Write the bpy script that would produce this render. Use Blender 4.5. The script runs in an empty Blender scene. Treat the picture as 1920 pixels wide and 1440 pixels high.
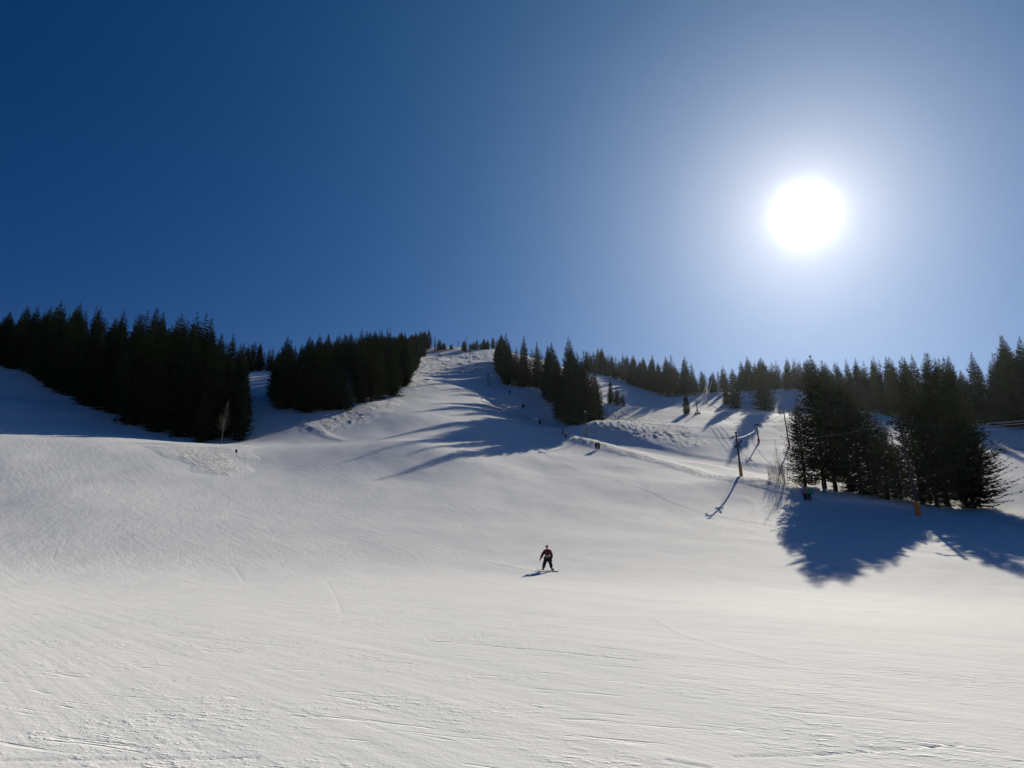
import bpy, math, random
import numpy as np
from mathutils import Vector, Matrix

C = bpy.context.scene.collection
R = math.radians
# ------------------------------------------------------------------ camera, sky, sun, exposure
PITCH, FPX, EYE = R(14.0), 1280.0, 1.7
cp, sp = math.cos(PITCH), math.sin(PITCH)
cam_data = bpy.data.cameras.new('camera')
cam_data.sensor_width = 36.0
cam_data.lens = 24.0
cam_data.clip_start = 0.1
cam_data.clip_end = 20000
cam = bpy.data.objects.new('camera', cam_data)
cam.location = (0, 0, EYE)
cam.rotation_euler = (R(90) + PITCH, 0, 0)
C.objects.link(cam)
bpy.context.scene.camera = cam

def ray(px, py):
    """direction through a photo pixel, scaled to unit camera depth"""
    u, v = (px - 960) / FPX, (720 - py) / FPX
    return np.array([u, cp - sp * v, sp + cp * v])

sd = ray(1510, 402); sd = sd / np.linalg.norm(sd)
SUN_EL = math.asin(sd[2]); SUN_AZ = math.atan2(sd[0], sd[1])
sc = bpy.context.scene
sc.view_settings.view_transform = 'Standard'
sc.view_settings.look = 'None'
sc.view_settings.exposure = 0.0
sc.view_settings.gamma = 1.0
sc.cycles.max_bounces = 6
sc.cycles.diffuse_bounces = 3
sc.cycles.transparent_max_bounces = 4
sc.cycles.sample_clamp_indirect = 4.0

world = bpy.data.worlds.new('World'); sc.world = world
world.use_nodes = True
nt = world.node_tree; nt.nodes.clear()
def N(t, kind, **kw):
    n = t.nodes.new(kind)
    for k, v in kw.items(): setattr(n, k, v)
    return n
def math_node(t, op, a, b=None, clamp=False):
    n = N(t, 'ShaderNodeMath', operation=op); n.use_clamp = clamp
    for i, v in enumerate((a, b)):
        if v is None: continue
        if isinstance(v, (int, float)): n.inputs[i].default_value = v
        else: t.links.new(v, n.inputs[i])
    return n.outputs[0]
out = N(nt, 'ShaderNodeOutputWorld')
sky = N(nt, 'ShaderNodeTexSky', sky_type='NISHITA')
sky.sun_disc = False
sky.sun_elevation = SUN_EL
sky.sun_rotation = SUN_AZ
sky.altitude = 1800; sky.air_density = 1.0; sky.dust_density = 0.6; sky.ozone_density = 2.5
tint = N(nt, 'ShaderNodeMix', data_type='RGBA', blend_type='MULTIPLY')
tint.inputs[0].default_value = 1.0
nt.links.new(sky.outputs[0], tint.inputs[6]); tint.inputs[7].default_value = (0.01, 0.28, 0.66, 1)
bg = N(nt, 'ShaderNodeBackground'); bg.inputs[1].default_value = 0.055
nt.links.new(tint.outputs[2], bg.inputs[0])
# circumsolar light: the air around the sun is brighter the nearer the sun (forward scattering)
tc = N(nt, 'ShaderNodeTexCoord')
dot = N(nt, 'ShaderNodeVectorMath', operation='DOT_PRODUCT')
nt.links.new(tc.outputs['Generated'], dot.inputs[0]); dot.inputs[1].default_value = tuple(sd)
ang = math_node(nt, 'ARCCOSINE', math_node(nt, 'MINIMUM', dot.outputs['Value'], 0.9999999))
shader = bg.outputs[0]
for amp, width, col in ((12.0, 0.010, (1, 1, 1)), (0.62, 0.040, (1, .98, .92)), (0.62, 0.15, (1, .57, .26)), (0.52, 0.32, (.03, .45, .80))):
    e = math_node(nt, 'EXPONENT', math_node(nt, 'DIVIDE', ang, -width))
    b = N(nt, 'ShaderNodeBackground'); b.inputs[0].default_value = (*col, 1)
    nt.links.new(math_node(nt, 'MULTIPLY', e, amp), b.inputs[1])
    a = N(nt, 'ShaderNodeAddShader'); nt.links.new(shader, a.inputs[0]); nt.links.new(b.outputs[0], a.inputs[1])
    shader = a.outputs[0]
# pale air low over the horizon
sepz = N(nt, 'ShaderNodeSeparateXYZ'); nt.links.new(tc.outputs['Generated'], sepz.inputs[0])
e = math_node(nt, 'EXPONENT', math_node(nt, 'DIVIDE', math_node(nt, 'MAXIMUM', sepz.outputs[2], 0.0), -0.105))
b = N(nt, 'ShaderNodeBackground'); b.inputs[0].default_value = (1, .95, .8, 1)
nt.links.new(math_node(nt, 'MULTIPLY', math_node(nt, 'MULTIPLY', e, math_node(nt, 'EXPONENT', math_node(nt, 'DIVIDE', ang, -0.42))), 1.9), b.inputs[1])
a = N(nt, 'ShaderNodeAddShader'); nt.links.new(shader, a.inputs[0]); nt.links.new(b.outputs[0], a.inputs[1])
nt.links.new(a.outputs[0], out.inputs[0])

sun_data = bpy.data.lights.new('sun', 'SUN')
sun_data.energy = 4.6; sun_data.angle = R(0.5); sun_data.color = (1.0, 0.92, 0.76)
sun = bpy.data.objects.new('sun', sun_data)
sun.rotation_euler = Vector(sd).to_track_quat('Z', 'Y').to_euler()
C.objects.link(sun)

# ------------------------------------------------------------------ helpers
def tag(o, label=None, cat=None, group=None, kind=None):
    if label: o['label'] = label
    if cat: o['category'] = cat
    if group: o['group'] = group
    if kind: o['kind'] = kind
    return o

class MB:
    def __init__(s): s.v = []; s.f = []; s.m = []
    def quad(s, a, b, c, d, m=0):
        n = len(s.v); s.v += [a, b, c, d]; s.f.append((n, n + 1, n + 2, n + 3)); s.m.append(m)
    def tri(s, a, b, c, m=0):
        n = len(s.v); s.v += [a, b, c]; s.f.append((n, n + 1, n + 2)); s.m.append(m)
    def tube(s, pts, rad, n=8, m=0, cap=True):
        pts = [Vector(p) for p in pts]
        if isinstance(rad, (int, float)): rad = [rad] * len(pts)
        rings = []
        up0 = Vector((0.13, 0.97, 0.2))
        for i, p in enumerate(pts):
            d = (pts[min(i + 1, len(pts) - 1)] - pts[max(i - 1, 0)]).normalized()
            u = up0 if abs(d.dot(up0.normalized())) < .9 else Vector((1, 0, 0.1))
            a = d.cross(u).normalized(); b = d.cross(a)
            ring = []
            for k in range(n):
                t = 2 * math.pi * k / n
                ring.append(len(s.v)); s.v.append(tuple(p + (a * math.cos(t) + b * math.sin(t)) * rad[i]))
            rings.append(ring)
        for r0, r1 in zip(rings, rings[1:]):
            for k in range(n):
                s.f.append((r0[k], r0[(k + 1) % n], r1[(k + 1) % n], r1[k])); s.m.append(m)
        if cap:
            s.f.append(tuple(rings[0])); s.m.append(m); s.f.append(tuple(reversed(rings[-1]))); s.m.append(m)
    def box(s, c, size, rot=None, m=0, bev=0.0):
        c = Vector(c); h = Vector(size) * .5
        rot = rot or Matrix.Identity(3)
        n = len(s.v)
        if bev <= 0:
            for x in (-1, 1):
                for y in (-1, 1):
                    for z in (-1, 1): s.v.append(tuple(c + rot @ Vector((x * h.x, y * h.y, z * h.z))))
            for q in ((0, 1, 3, 2), (4, 6, 7, 5), (0, 4, 5, 1), (2, 3, 7, 6), (0, 2, 6, 4), (1, 5, 7, 3)):
                s.f.append(tuple(n + i for i in q)); s.m.append(m)
        else:  # octagonal prism along z, softened
            b = bev
            prof = [(-h.x + b, -h.y), (h.x - b, -h.y), (h.x, -h.y + b), (h.x, h.y - b), (h.x - b, h.y), (-h.x + b, h.y), (-h.x, h.y - b), (-h.x, -h.y + b)]
            rings = []
            for z, k in ((-h.z, .85), (-h.z + b, 1), (h.z - b, 1), (h.z, .85)):
                r = []
                for x, y in prof: r.append(len(s.v)); s.v.append(tuple(c + rot @ Vector((x * k, y * k, z))))
                rings.append(r)
            for r0, r1 in zip(rings, rings[1:]):
                for k in range(8): s.f.append((r0[k], r0[(k + 1) % 8], r1[(k + 1) % 8], r1[k])); s.m.append(m)
            s.f.append(tuple(reversed(rings[0]))); s.m.append(m); s.f.append(tuple(rings[-1])); s.m.append(m)
    def mesh(s, name, mats, smooth=False):
        me = bpy.data.meshes.new(name); me.from_pydata([tuple(v) for v in s.v], [], s.f)
        for mt in (mats if isinstance(mats, (list, tuple)) else [mats]): me.materials.append(mt)
        me.polygons.foreach_set('material_index', s.m)
        if smooth: me.polygons.foreach_set('use_smooth', [True] * len(s.f))
        me.update(); return me
    def build(s, name, mats, parent=None, smooth=False):
        o = bpy.data.objects.new(name, s.mesh(name, mats, smooth)); C.objects.link(o)
        if parent: o.parent = parent
        return o

def empty(name, loc=(0, 0, 0), rot=(0, 0, 0)):
    o = bpy.data.objects.new(name, None); o.empty_display_size = .3
    o.location = loc; o.rotation_euler = rot; C.objects.link(o); return o

def mat(name, col, rough=.7, metal=0.0, var=0.15, scale=3.0, spec=.3, bump=0.0, trans=0.0):
    m = bpy.data.materials.new(name); m.use_nodes = True
    t = m.node_tree; b = t.nodes['Principled BSDF']
    tcn = N(t, 'ShaderNodeTexCoord'); nz = N(t, 'ShaderNodeTexNoise'); nz.inputs['Scale'].default_value = scale; nz.inputs['Detail'].default_value = 4
    t.links.new(tcn.outputs['Object'], nz.inputs['Vector'])
    mx = N(t, 'ShaderNodeMix', data_type='RGBA')
    mx.inputs[6].default_value = (*[c * (1 - var) for c in col], 1); mx.inputs[7].default_value = (*[min(1, c * (1 + var)) for c in col], 1)
    t.links.new(nz.outputs[0], mx.inputs[0]); t.links.new(mx.outputs[2], b.inputs['Base Color'])
    b.inputs['Roughness'].default_value = rough; b.inputs['Metallic'].default_value = metal; b.inputs['Specular IOR Level'].default_value = spec
    if bump:
        bp = N(t, 'ShaderNodeBump'); bp.inputs['Strength'].default_value = bump; bp.inputs['Distance'].default_value = .02
        t.links.new(nz.outputs[0], bp.inputs['Height']); t.links.new(bp.outputs[0], b.inputs['Normal'])
    return m

def foliage(name, c1, c2):
    m = bpy.data.materials.new(name); m.use_nodes = True
    t = m.node_tree; b = t.nodes['Principled BSDF']
    tcn = N(t, 'ShaderNodeTexCoord'); nz = N(t, 'ShaderNodeTexNoise'); nz.inputs['Scale'].default_value = .8; nz.inputs['Detail'].default_value = 5
    t.links.new(tcn.outputs['Object'], nz.inputs['Vector'])
    oi = N(t, 'ShaderNodeObjectInfo')
    f = math_node(t, 'ADD', math_node(t, 'MULTIPLY', nz.outputs[0], .8), math_node(t, 'MULTIPLY', oi.outputs['Random'], .35))
    rp = N(t, 'ShaderNodeValToRGB'); t.links.new(f, rp.inputs[0])
    rp.color_ramp.elements[0].position = .35; rp.color_ramp.elements[0].color = (*c1, 1)
    rp.color_ramp.elements[1].position = .85; rp.color_ramp.elements[1].color = (*c2, 1)
    t.links.new(rp.outputs[0], b.inputs['Base Color']); b.inputs['Roughness'].default_value = .85; b.inputs['Specular IOR Level'].default_value = .06
    tr = N(t, 'ShaderNodeBsdfTranslucent'); t.links.new(rp.outputs[0], tr.inputs[0])
    ms = N(t, 'ShaderNodeMixShader'); ms.inputs[0].default_value = .10
    t.links.new(b.outputs[0], ms.inputs[1]); t.links.new(tr.outputs[0], ms.inputs[2])
    t.links.new(ms.outputs[0], t.nodes['Material Output'].inputs[0])
    return m

# ------------------------------------------------------------------ terrain height
rng = np.random.default_rng(7)
PERM = rng.permutation(1024); GX = np.cos(np.arange(1024) * 2.399); GY = np.sin(np.arange(1024) * 2.399)
def noise(x, y):
    xi = np.floor(x).astype(np.int64); yi = np.floor(y).astype(np.int64)
    xf = x - xi; yf = y - yi
    def g(ix, iy, dx, dy):
        h = PERM[(PERM[ix & 1023] + iy) & 1023]; return GX[h] * dx + GY[h] * dy
    u = xf * xf * xf * (xf * (xf * 6 - 15) + 10); v = yf * yf * yf * (yf * (yf * 6 - 15) + 10)
    a = g(xi, yi, xf, yf); b = g(xi + 1, yi, xf - 1, yf); c = g(xi, yi + 1, xf, yf - 1); d = g(xi + 1, yi + 1, xf - 1, yf - 1)
    return (a + u * (b - a)) * (1 - v) + (c + u * (d - c)) * v
def fbm(x, y, o=4):
    s = 0; a = 1.0
    for k in range(o): s = s + a * noise(x * 2 ** k + 17.3 * k, y * 2 ** k - 9.1 * k); a *= .5
    return s

# places measured on the hill: (photo column, photo row, distance along the view)
CP = [
 (-300,1440,5.6),(300,1440,5.6),(960,1440,5.6),(1620,1440,5.6),(2200,1440,5.6),
 (-300,1200,14),(300,1200,13.9),(960,1200,13.9),(1620,1200,13.9),(2200,1200,14),
 (-200,1105,31),(300,1105,32),(960,1105,33),(1550,1105,38),(1920,1110,36),(2300,1100,36),
 (-200,1060,42),(400,1062,45),(1020,1073,46),(1500,1065,48),(1920,1060,46),
 (-200,1000,53),(400,1000,59),(960,1000,66),(1450,1000,69),(1900,1010,62),
 (-200,930,69),(100,930,71),(350,930,79),(700,940,84),(1100,930,98),(1400,935,95),(1700,968,82),(1900,975,80),(2200,1000,72),
 (-200,870,81),(0,870,85),(250,870,96),(500,880,104),(750,880,108),(1000,880,124),(1250,880,125),
 (-150,826,90),(0,826,98),(200,828,109),(400,831,127),(445,829,137),(560,826,136),(700,826,135),(780,828,128),(880,832,140),(1000,832,160),
 (1060,818,176),(1120,840,160),(1240,868,135),(1390,893,119),(1460,893,108),(1530,915,98),(1620,926,95),(1700,945,92),(1800,957,89),(1920,962,86),(2200,975,80),
 (0,760,134),(-150,750,124),(210,780,150),(100,745,176),(0,690,212),(-150,670,200),(0,668,270),(250,715,225),(250,700,300),(60,680,260),(310,818,135),
 (440,745,225),(440,705,310),(350,730,225),(350,705,300),
 (480,792,156),(485,745,220),(490,697,340),(520,762,178),(560,772,170),(620,775,168),(600,735,208),(600,700,290),
 (660,756,182),(717,753,190),(748,740,205),(769,709,262),(790,668,440),(800,653,570),(690,715,240),(690,680,360),(700,672,470),
 (780,780,165),(850,760,193),(900,780,185),(930,765,240),(860,718,285),(820,700,340),(900,700,370),(880,680,480),(930,680,430),(870,655,620),(925,655,610),(900,740,240),
 (945,722,310),(1000,730,285),(980,762,258),(1012,793,215),(1040,770,240),(1081,798,193),(1112,790,188),(1000,700,350),(1000,682,480),
 (955,735,285),(1127,750,250),(1080,745,250),(1081,708,350),(1150,709,410),(1150,758,268),(1200,727,365),(1229,738,315),(1258,744,300),(1200,775,235),
 (1100,815,174),(1200,815,170),(1200,795,205),(1110,793,205),(1300,848,152),(1300,800,182),(1300,776,222),(1340,736,300),(1430,770,232),(1454,734,295),(1487,730,290),(1455,731,293),(1102,694,470),
 (1400,830,162),(1480,835,158),(1480,780,205),(1430,870,136),(1560,850,145),(1640,776,235),(1670,820,165),(1680,870,130),
 (1800,797,190),(1902,803,185),(1880,850,135),(1880,900,108),(2050,810,175),(2100,880,112),
 (1258,752,560),(1350,755,540),(1450,758,540),(1550,778,500),(1650,790,470),(1750,800,450),(1850,812,430),(1150,722,600),(1050,712,700),(300,720,520),(60,710,480),(440,712,560),(560,702,620),(700,682,720),
 (1400,728,360),(1258,738,360),(1600,762,320),(1750,772,280),(1920,785,250),(2100,780,250),
]
P_az, P_lr, P_g = [], [], []
for px, py, D in CP:
    d = ray(px, py) * D
    r = math.hypot(d[0], d[1]); P_az.append(math.atan2(d[0], d[1])); P_lr.append(math.log(r)); P_g.append((d[2] + EYE) / r)
for px in range(-400, 2500, 200):           # behind the crests the ground falls away
    az = math.atan((px - 960) / FPX / cp)
    near = min(range(len(CP)), key=lambda i: abs(P_az[i] - az) - .8 * P_lr[i] * .3)
    base = {True: .255, False: .20}[px < 1000]
    P_az += [az, az]; P_lr += [math.log(950), math.log(2600)]; P_g += [base * .72, base * .25]
for az in (-1.0, -.5, 0, .5, 1.0):
    P_az.append(az); P_lr.append(math.log(2.0)); P_g.append(0.0)
P_az, P_lr, P_g = map(np.array, (P_az, P_lr, P_g))
def U(d2): return np.where(d2 > 1e-12, .5 * d2 * np.log(np.maximum(d2, 1e-12)), 0)
n = len(P_g)
K = U((P_az[:, None] - P_az) ** 2 + (P_lr[:, None] - P_lr) ** 2) + np.eye(n) * 4e-5
Pm = np.stack([np.ones(n), P_az, P_lr], 1)
A = np.block([[K, Pm], [Pm.T, np.zeros((3, 3))]])
sol = np.linalg.solve(A, np.concatenate([P_g, np.zeros(3)]))
W_, B_ = sol[:n], sol[n:]
def tps(az, lr):
    out = np.empty_like(az)
    for i in range(0, len(az), 20000):
        a, l = az[i:i + 20000], lr[i:i + 20000]
        d2 = (a[:, None] - P_az) ** 2 + (l[:, None] - P_lr) ** 2
        out[i:i + 20000] = U(d2) @ W_ + B_[0] + B_[1] * a + B_[2] * l
    return out
def base_height(x, y):
    r = np.hypot(x, y) + 1e-6; az = np.arctan2(x, y)
    azc = np.clip(az, -.95, .95)
    lr = np.clip(np.log(r), math.log(2.0), math.log(2600))
    g = tps(azc, lr)
    w = 1 - np.clip((np.abs(az) - .95) / .7, 0, 1); w = w * w * (3 - 2 * w)
    return g * r * (w * .97 + .03)

def march(px, py, fn):
    d = ray(px, py); D = np.exp(np.linspace(math.log(4), math.log(1500), 700))
    for _ in range(2):
        z = EYE + d[2] * D - fn(d[0] * D, d[1] * D)
        k = np.where(z < 0)[0]
        if len(k) == 0: return None
        k = max(k[0], 1); D = np.linspace(D[k - 1], D[k], 60)
    D = D[-1] if False else D[30]
    return np.array([d[0] * D, d[1] * D, EYE + d[2] * D])
def hit0(px, py): return march(px, py, base_height)

# ---- areas of rough snow, banks and tracks, laid out in plan on the hill
def seg_dist(x, y, a, b):
    ax, ay = a[0], a[1]; bx, by = b[0] - ax, b[1] - ay
    t = np.clip(((x - ax) * bx + (y - ay) * by) / (bx * bx + by * by + 1e-9), 0, 1)
    return np.hypot(x - ax - t * bx, y - ay - t * by)
def line_dist(x, y, pts):
    d = None
    for a, b in zip(pts, pts[1:]):
        q = seg_dist(x, y, a, b); d = q if d is None else np.minimum(d, q)
    return d
def poly_sd(x, y, pts):
    d = line_dist(x, y, pts + [pts[0]])
    ins = np.zeros(x.shape, bool)
    for (ax, ay, *_), (bx, by, *_) in zip(pts, pts[1:] + [pts[0]]):
        c = ((ay > y) != (by > y)) & (x < (bx - ax) * (y - ay) / (by - ay + 1e-12) + ax)
        ins ^= c
    return np.where(ins, -d, d)
def hp(lst): return [hit0(*p) for p in lst if hit0(*p) is not None]
ROUGH = [  # outline, softness (m), amplitude (m), grain (m)
 (hp([(800,662),(925,662),(925,672),(895,690),(860,700),(800,722),(768,728),(775,700)]), 6, .75, 7.0),
 (hp([(1105,762),(1180,772),(1270,790),(1312,815),(1315,835),(1230,830),(1150,818),(1095,812),(1105,785)]), 5, .27, 1.3),
 (hp([(300,838),(350,836),(445,836),(450,872),(430,895),(380,880)]), 4, .09, 1.3),
 (hp([(555,792),(600,782),(655,772),(740,750),(745,762),(665,800),(610,818),(580,806)]), 3.5, .15, 1.5),
 (hp([(948,726),(1000,730),(1030,740),(1036,765),(1005,768),(975,745)]), 3, .45, 3.0),
 (hp([(1455,790),(1490,780),(1500,795),(1465,805)]), 2.5, .25, 1.8),
 (hp([(1820,810),(1920,812),(1940,850),(1870,850)]), 3, .25, 2.5),
 (hp([(1850,968),(1950,975),(2050,1010),(1900,990)]), 1.5, .14, 1.2),
 (hp([(740,728),(768,728),(790,700),(770,712)]), 2, .4, 3),
]
BERM = hp([(1050,818),(1120,834),(1200,856),(1300,880),(1390,900),(1480,918),(1560,930),(1640,938),(1720,950),(1800,966),(1900,985),(2050,1010)])
BERM2 = hp([(560,792),(590,806),(620,822),(640,826)])
ROAD = hp([(1100,812),(1180,832),(1300,858),(1400,874),(1480,886)])
TRACKS = [(hp(l), w, h) for l, w, h in (
 ([(1180,880),(1215,905),(1222,945),(1200,975)], .6, .02), ([(1160,905),(1200,885),(1225,882)], .5, .015),
 ([(1340,992),(1400,965),(1470,930)], .5, .03), ([(1395,935),(1415,945),(1420,990)], .45, .03), ([(1415,945),(1450,940)], .4, .02),
 ([(590,1072),(600,1079),(612,1090),(621,1102),(628,1115),(635,1131),(640,1150)], .07, -.006), ([(430,960),(500,984),(512,1000)], .14, -.015),
 ([(380,1052),(440,1062),(458,1090)], .12, -.012),
 ([(1225,1160),(1280,1190),(1360,1215),(1480,1245)], .07, .008), ([(1000,1195),(1200,1225),(1480,1260)], .05, -.008),
 ([(300,1190),(420,1200),(560,1215)], .05, -.009), ([(800,1200),(1000,1218),(1200,1240)], .04, -.02),
 ([(0,1425),(230,1423),(480,1421)], .025, -.015), ([(1380,1420),(1560,1415),(1800,1398)], .03, -.015), ([(1250,1425),(1330,1440)], .03, -.015))]
def rough_mask(x, y):
    m = np.zeros(x.shape)
    wob = 0
    for poly, soft, amp, gr in ROUGH:
        c = np.array(poly)[:, :2].mean(0); rad = np.hypot(*(np.array(poly)[:, :2] - c).T).max() + 12
        k = (x - c[0]) ** 2 + (y - c[1]) ** 2 < rad * rad
        if not k.any(): continue
        xs, ys = x[k], y[k]
        s = poly_sd(xs, ys, poly) + soft * .9 * noise(xs / soft / 1.5, ys / soft / 1.5)
        m[k] = np.maximum(m[k], np.clip(.5 - s / soft, 0, 1))
    d = line_dist(x, y, BERM) + .8 * noise(x / 3, y / 3)
    m = np.maximum(m, np.clip(1.3 - d / 2.2, 0, 1))
    return m
def height(x, y):
    x = np.asarray(x, float); y = np.asarray(y, float)
    shp = x.shape; x = x.ravel(); y = y.ravel()
    z = base_height(x, y)
    r = np.hypot(x, y)
    far = np.clip((r - 55) / 60, 0, 1)
    z = z + far * (.55 * fbm(x / 26, y / 38, 3)) + .10 * fbm(x / 9 + 5, y / 14, 3) * np.clip(r / 60, .15, 1)
    # long low groomed undulations down the fall line
    q = (x * .62 + y * .78); p = (x * .78 - y * .62)
    z = z + .035 * np.clip(r / 60, .1, 1) * noise(p / 1.6, q / 16)
    for poly, soft, amp, gr in ROUGH:
        c = np.array(poly)[:, :2].mean(0); rad = np.hypot(*(np.array(poly)[:, :2] - c).T).max() + 12
        k = (x - c[0]) ** 2 + (y - c[1]) ** 2 < rad * rad
        if not k.any(): continue
        xs, ys = x[k], y[k]
        s = poly_sd(xs, ys, poly) + soft * .9 * noise(xs / soft / 1.5, ys / soft / 1.5)
        w = np.clip(.5 - s / soft, 0, 1)
        nz = fbm(xs / gr, ys / gr * .8, 4)
        z[k] += w * amp * (nz + .35 * np.abs(nz))
    for line, w, h, a in ((BERM, 2.6, .32, .20), (BERM2, 1.2, .15, .05)):
        d = line_dist(x, y, line)
        k = d < 4 * w
        if k.any():
            dd = d[k]; e = np.exp(-(dd / w) ** 2)
            z[k] += e * (h + a * fbm(x[k] / 1.3, y[k] / 1.3, 4))
    d = line_dist(x, y, ROAD); k = d < 10
    if k.any(): z[k] -= .35 * np.exp(-(d[k] / 3.5) ** 4)
    for line, w, h in TRACKS:
        c = np.array(line)[:, :2]; lo = c.min(0) - 3; hi = c.max(0) + 3
        k = (x > lo[0]) & (x < hi[0]) & (y > lo[1]) & (y < hi[1])
        if k.any():
            dd = line_dist(x[k], y[k], line); z[k] += h * np.exp(-(dd / w) ** 2)
    return z.reshape(shp)
def hz(x, y): return float(height(np.array([x]), np.array([y]))[0])
def hit(px, py):
    for k in range(12):
        h = march(px, py + 1.5 * k, height)
        if h is not None: return h
    return None
# ---- the mesh: rings round the standpoint, fine where the hill rises
az = np.concatenate([np.arange(-180, -44, 2.0), np.arange(-44, 44.001, 0.08), np.arange(46, 180, 2.0)]) * math.pi / 180
lr = np.concatenate([np.linspace(math.log(.6), math.log(3.5), 10)[:-1], np.arange(math.log(3.5), math.log(700), .0062), np.linspace(math.log(700), math.log(3000), 50)])
na, nr = len(az), len(lr)
AZ, LR = np.meshgrid(az, lr)
X = (np.exp(LR) * np.sin(AZ)).ravel(); Y = (np.exp(LR) * np.cos(AZ)).ravel()
Z = height(X, Y)
co = np.stack([X, Y, Z], 1)
co = np.vstack([co, [[0, 0, float(Z[:na].mean())]]])
j, i = np.meshgrid(np.arange(nr - 1), np.arange(na), indexing='ij')
i2 = (i + 1) % na
quads = np.stack([j * na + i, (j + 1) * na + i, (j + 1) * na + i2, j * na + i2], -1).reshape(-1, 4)[:, ::-1]
ctr = len(co) - 1
tris = np.stack([np.full(na, ctr), np.arange(na), (np.arange(na) + 1) % na], 1)[:, ::-1]
me = bpy.data.meshes.new('snow_slope')
me.vertices.add(len(co)); me.vertices.foreach_set('co', co.ravel())
loops = np.concatenate([quads.ravel(), tris.ravel()])
me.loops.add(len(loops)); me.loops.foreach_set('vertex_index', loops.astype(np.int32))
starts = np.concatenate([np.arange(len(quads)) * 4, len(quads) * 4 + np.arange(len(tris)) * 3])
me.polygons.add(len(starts)); me.polygons.foreach_set('loop_start', starts.astype(np.int32))
me.polygons.foreach_set('use_smooth', np.ones(len(starts), bool))
me.update(calc_edges=True); me.validate()
at = me.attributes.new('rough', 'FLOAT', 'POINT')
at.data.foreach_set('value', np.append(rough_mask(X, Y), 0).astype(np.float32))
ground = bpy.data.objects.new('snow_ground', me); C.objects.link(ground)
tag(ground, kind='structure')

# ---- snow material
sm = bpy.data.materials.new('snow'); sm.use_nodes = True
t = sm.node_tree; b = t.nodes['Principled BSDF']
geo = N(t, 'ShaderNodeNewGeometry')
def mapped(rot, scale):
    """noise coordinates: turned by rot about z, then squeezed"""
    m1 = N(t, 'ShaderNodeMapping'); m1.inputs['Rotation'].default_value = (0, 0, rot); t.links.new(geo.outputs['Position'], m1.inputs[0])
    m2 = N(t, 'ShaderNodeMapping'); m2.inputs['Scale'].default_value = scale; t.links.new(m1.outputs[0], m2.inputs[0])
    return m2.outputs[0]
def nz(vec, scale, detail=3, rough=.5):
    n_ = N(t, 'ShaderNodeTexNoise'); n_.inputs['Scale'].default_value = scale; n_.inputs['Detail'].default_value = detail; n_.inputs['Roughness'].default_value = rough
    t.links.new(vec, n_.inputs['Vector']); return n_.outputs[0]
def ramp(v, lo, hi):
    n_ = N(t, 'ShaderNodeMapRange'); n_.inputs[1].default_value = lo; n_.inputs[2].default_value = hi; t.links.new(v, n_.inputs[0]); return n_.outputs[0]
def mul(a, b_): return math_node(t, 'MULTIPLY', a, b_)
def add(a, b_): return math_node(t, 'ADD', a, b_)
sep = N(t, 'ShaderNodeSeparateXYZ'); t.links.new(geo.outputs['Position'], sep.inputs[0])
dist = N(t, 'ShaderNodeVectorMath', operation='LENGTH'); t.links.new(geo.outputs['Position'], dist.inputs[0])
ra = N(t, 'ShaderNodeAttribute', attribute_name='rough')
rough_at = ra.outputs['Fac']
nearness = ramp(dist.outputs['Value'], 45, 8)        # the trodden flat at the foot of the run
def groove(vec, sc_, w):     # thin ridged lines
    v = nz(vec, sc_, 2); a = math_node(t, 'ABSOLUTE', math_node(t, 'SUBTRACT', v, .5)); return math_node(t, 'SUBTRACT', 1.0, ramp(a, 0, w))
h = mul(groove(mapped(R(24), (.22, 2.6, 1)), 1.3, .03), mul(ramp(nz(mapped(R(24), (.6, 1.6, 1)), 1.1, 4), .53, .62), -.013))
h = add(h, mul(nz(mapped(R(24), (.4, 3.5, 1)), 1.4, 5, .65), .009))
h = add(h, mul(nz(mapped(R(48), (.12, 2.2, 1)), .8, 4, .6), .026))
h = add(h, mul(nz(mapped(R(-38), (.10, 1.6, 1)), .6, 3, .5), .014))
h = add(h, mul(nz(mapped(R(10), (.7, 1.4, 1)), 3.2, 5, .7), .008))
warp = N(t, 'ShaderNodeTexNoise'); warp.inputs['Scale'].default_value = .02; warp.inputs['Detail'].default_value = 2; t.links.new(geo.outputs['Position'], warp.inputs['Vector'])
wv = N(t, 'ShaderNodeVectorMath', operation='MULTIPLY_ADD'); t.links.new(warp.outputs['Color'], wv.inputs[0]); wv.inputs[1].default_value = (14, 14, 0); t.links.new(geo.outputs['Position'], wv.inputs[2])
def bent(rot, scale):
    m1 = N(t, 'ShaderNodeMapping'); m1.inputs['Rotation'].default_value = (0, 0, rot); t.links.new(wv.outputs[0], m1.inputs[0])
    m2 = N(t, 'ShaderNodeMapping'); m2.inputs['Scale'].default_value = scale; t.links.new(m1.outputs[0], m2.inputs[0])
    return m2.outputs[0]
away = math_node(t, 'MAXIMUM', ramp(dist.outputs['Value'], 25, 60), .12)
for rot_, sc_, w_, am_ in ((62, .55, .025, -.007), (-18, .42, .025, -.006), (80, .7, .025, -.006)):   # ski tracks wandering over the piste
    h = add(h, mul(groove(bent(R(rot_), (.07, 1.3, 1)), sc_, w_), mul(mul(away, ramp(nz(bent(R(rot_), (.3, .8, 1)), .12, 3), .46, .60)), am_)))
h = add(h, mul(mul(away, nz(bent(R(62), (.10, 1.5, 1)), 1.1, 5, .7)), .034))
patch = ramp(nz(mapped(0, (1, 1, 1)), .45, 3), .46, .66)
lumps = mul(ramp(nz(mapped(R(20), (.7, 1.2, 1)), 7.0, 3, .65), .50, .72), mul(patch, .020))
grains = mul(nz(mapped(0, (1, 1, 1)), 26.0, 3, .65), .0065)
h = add(h, mul(add(lumps, grains), nearness))
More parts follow.
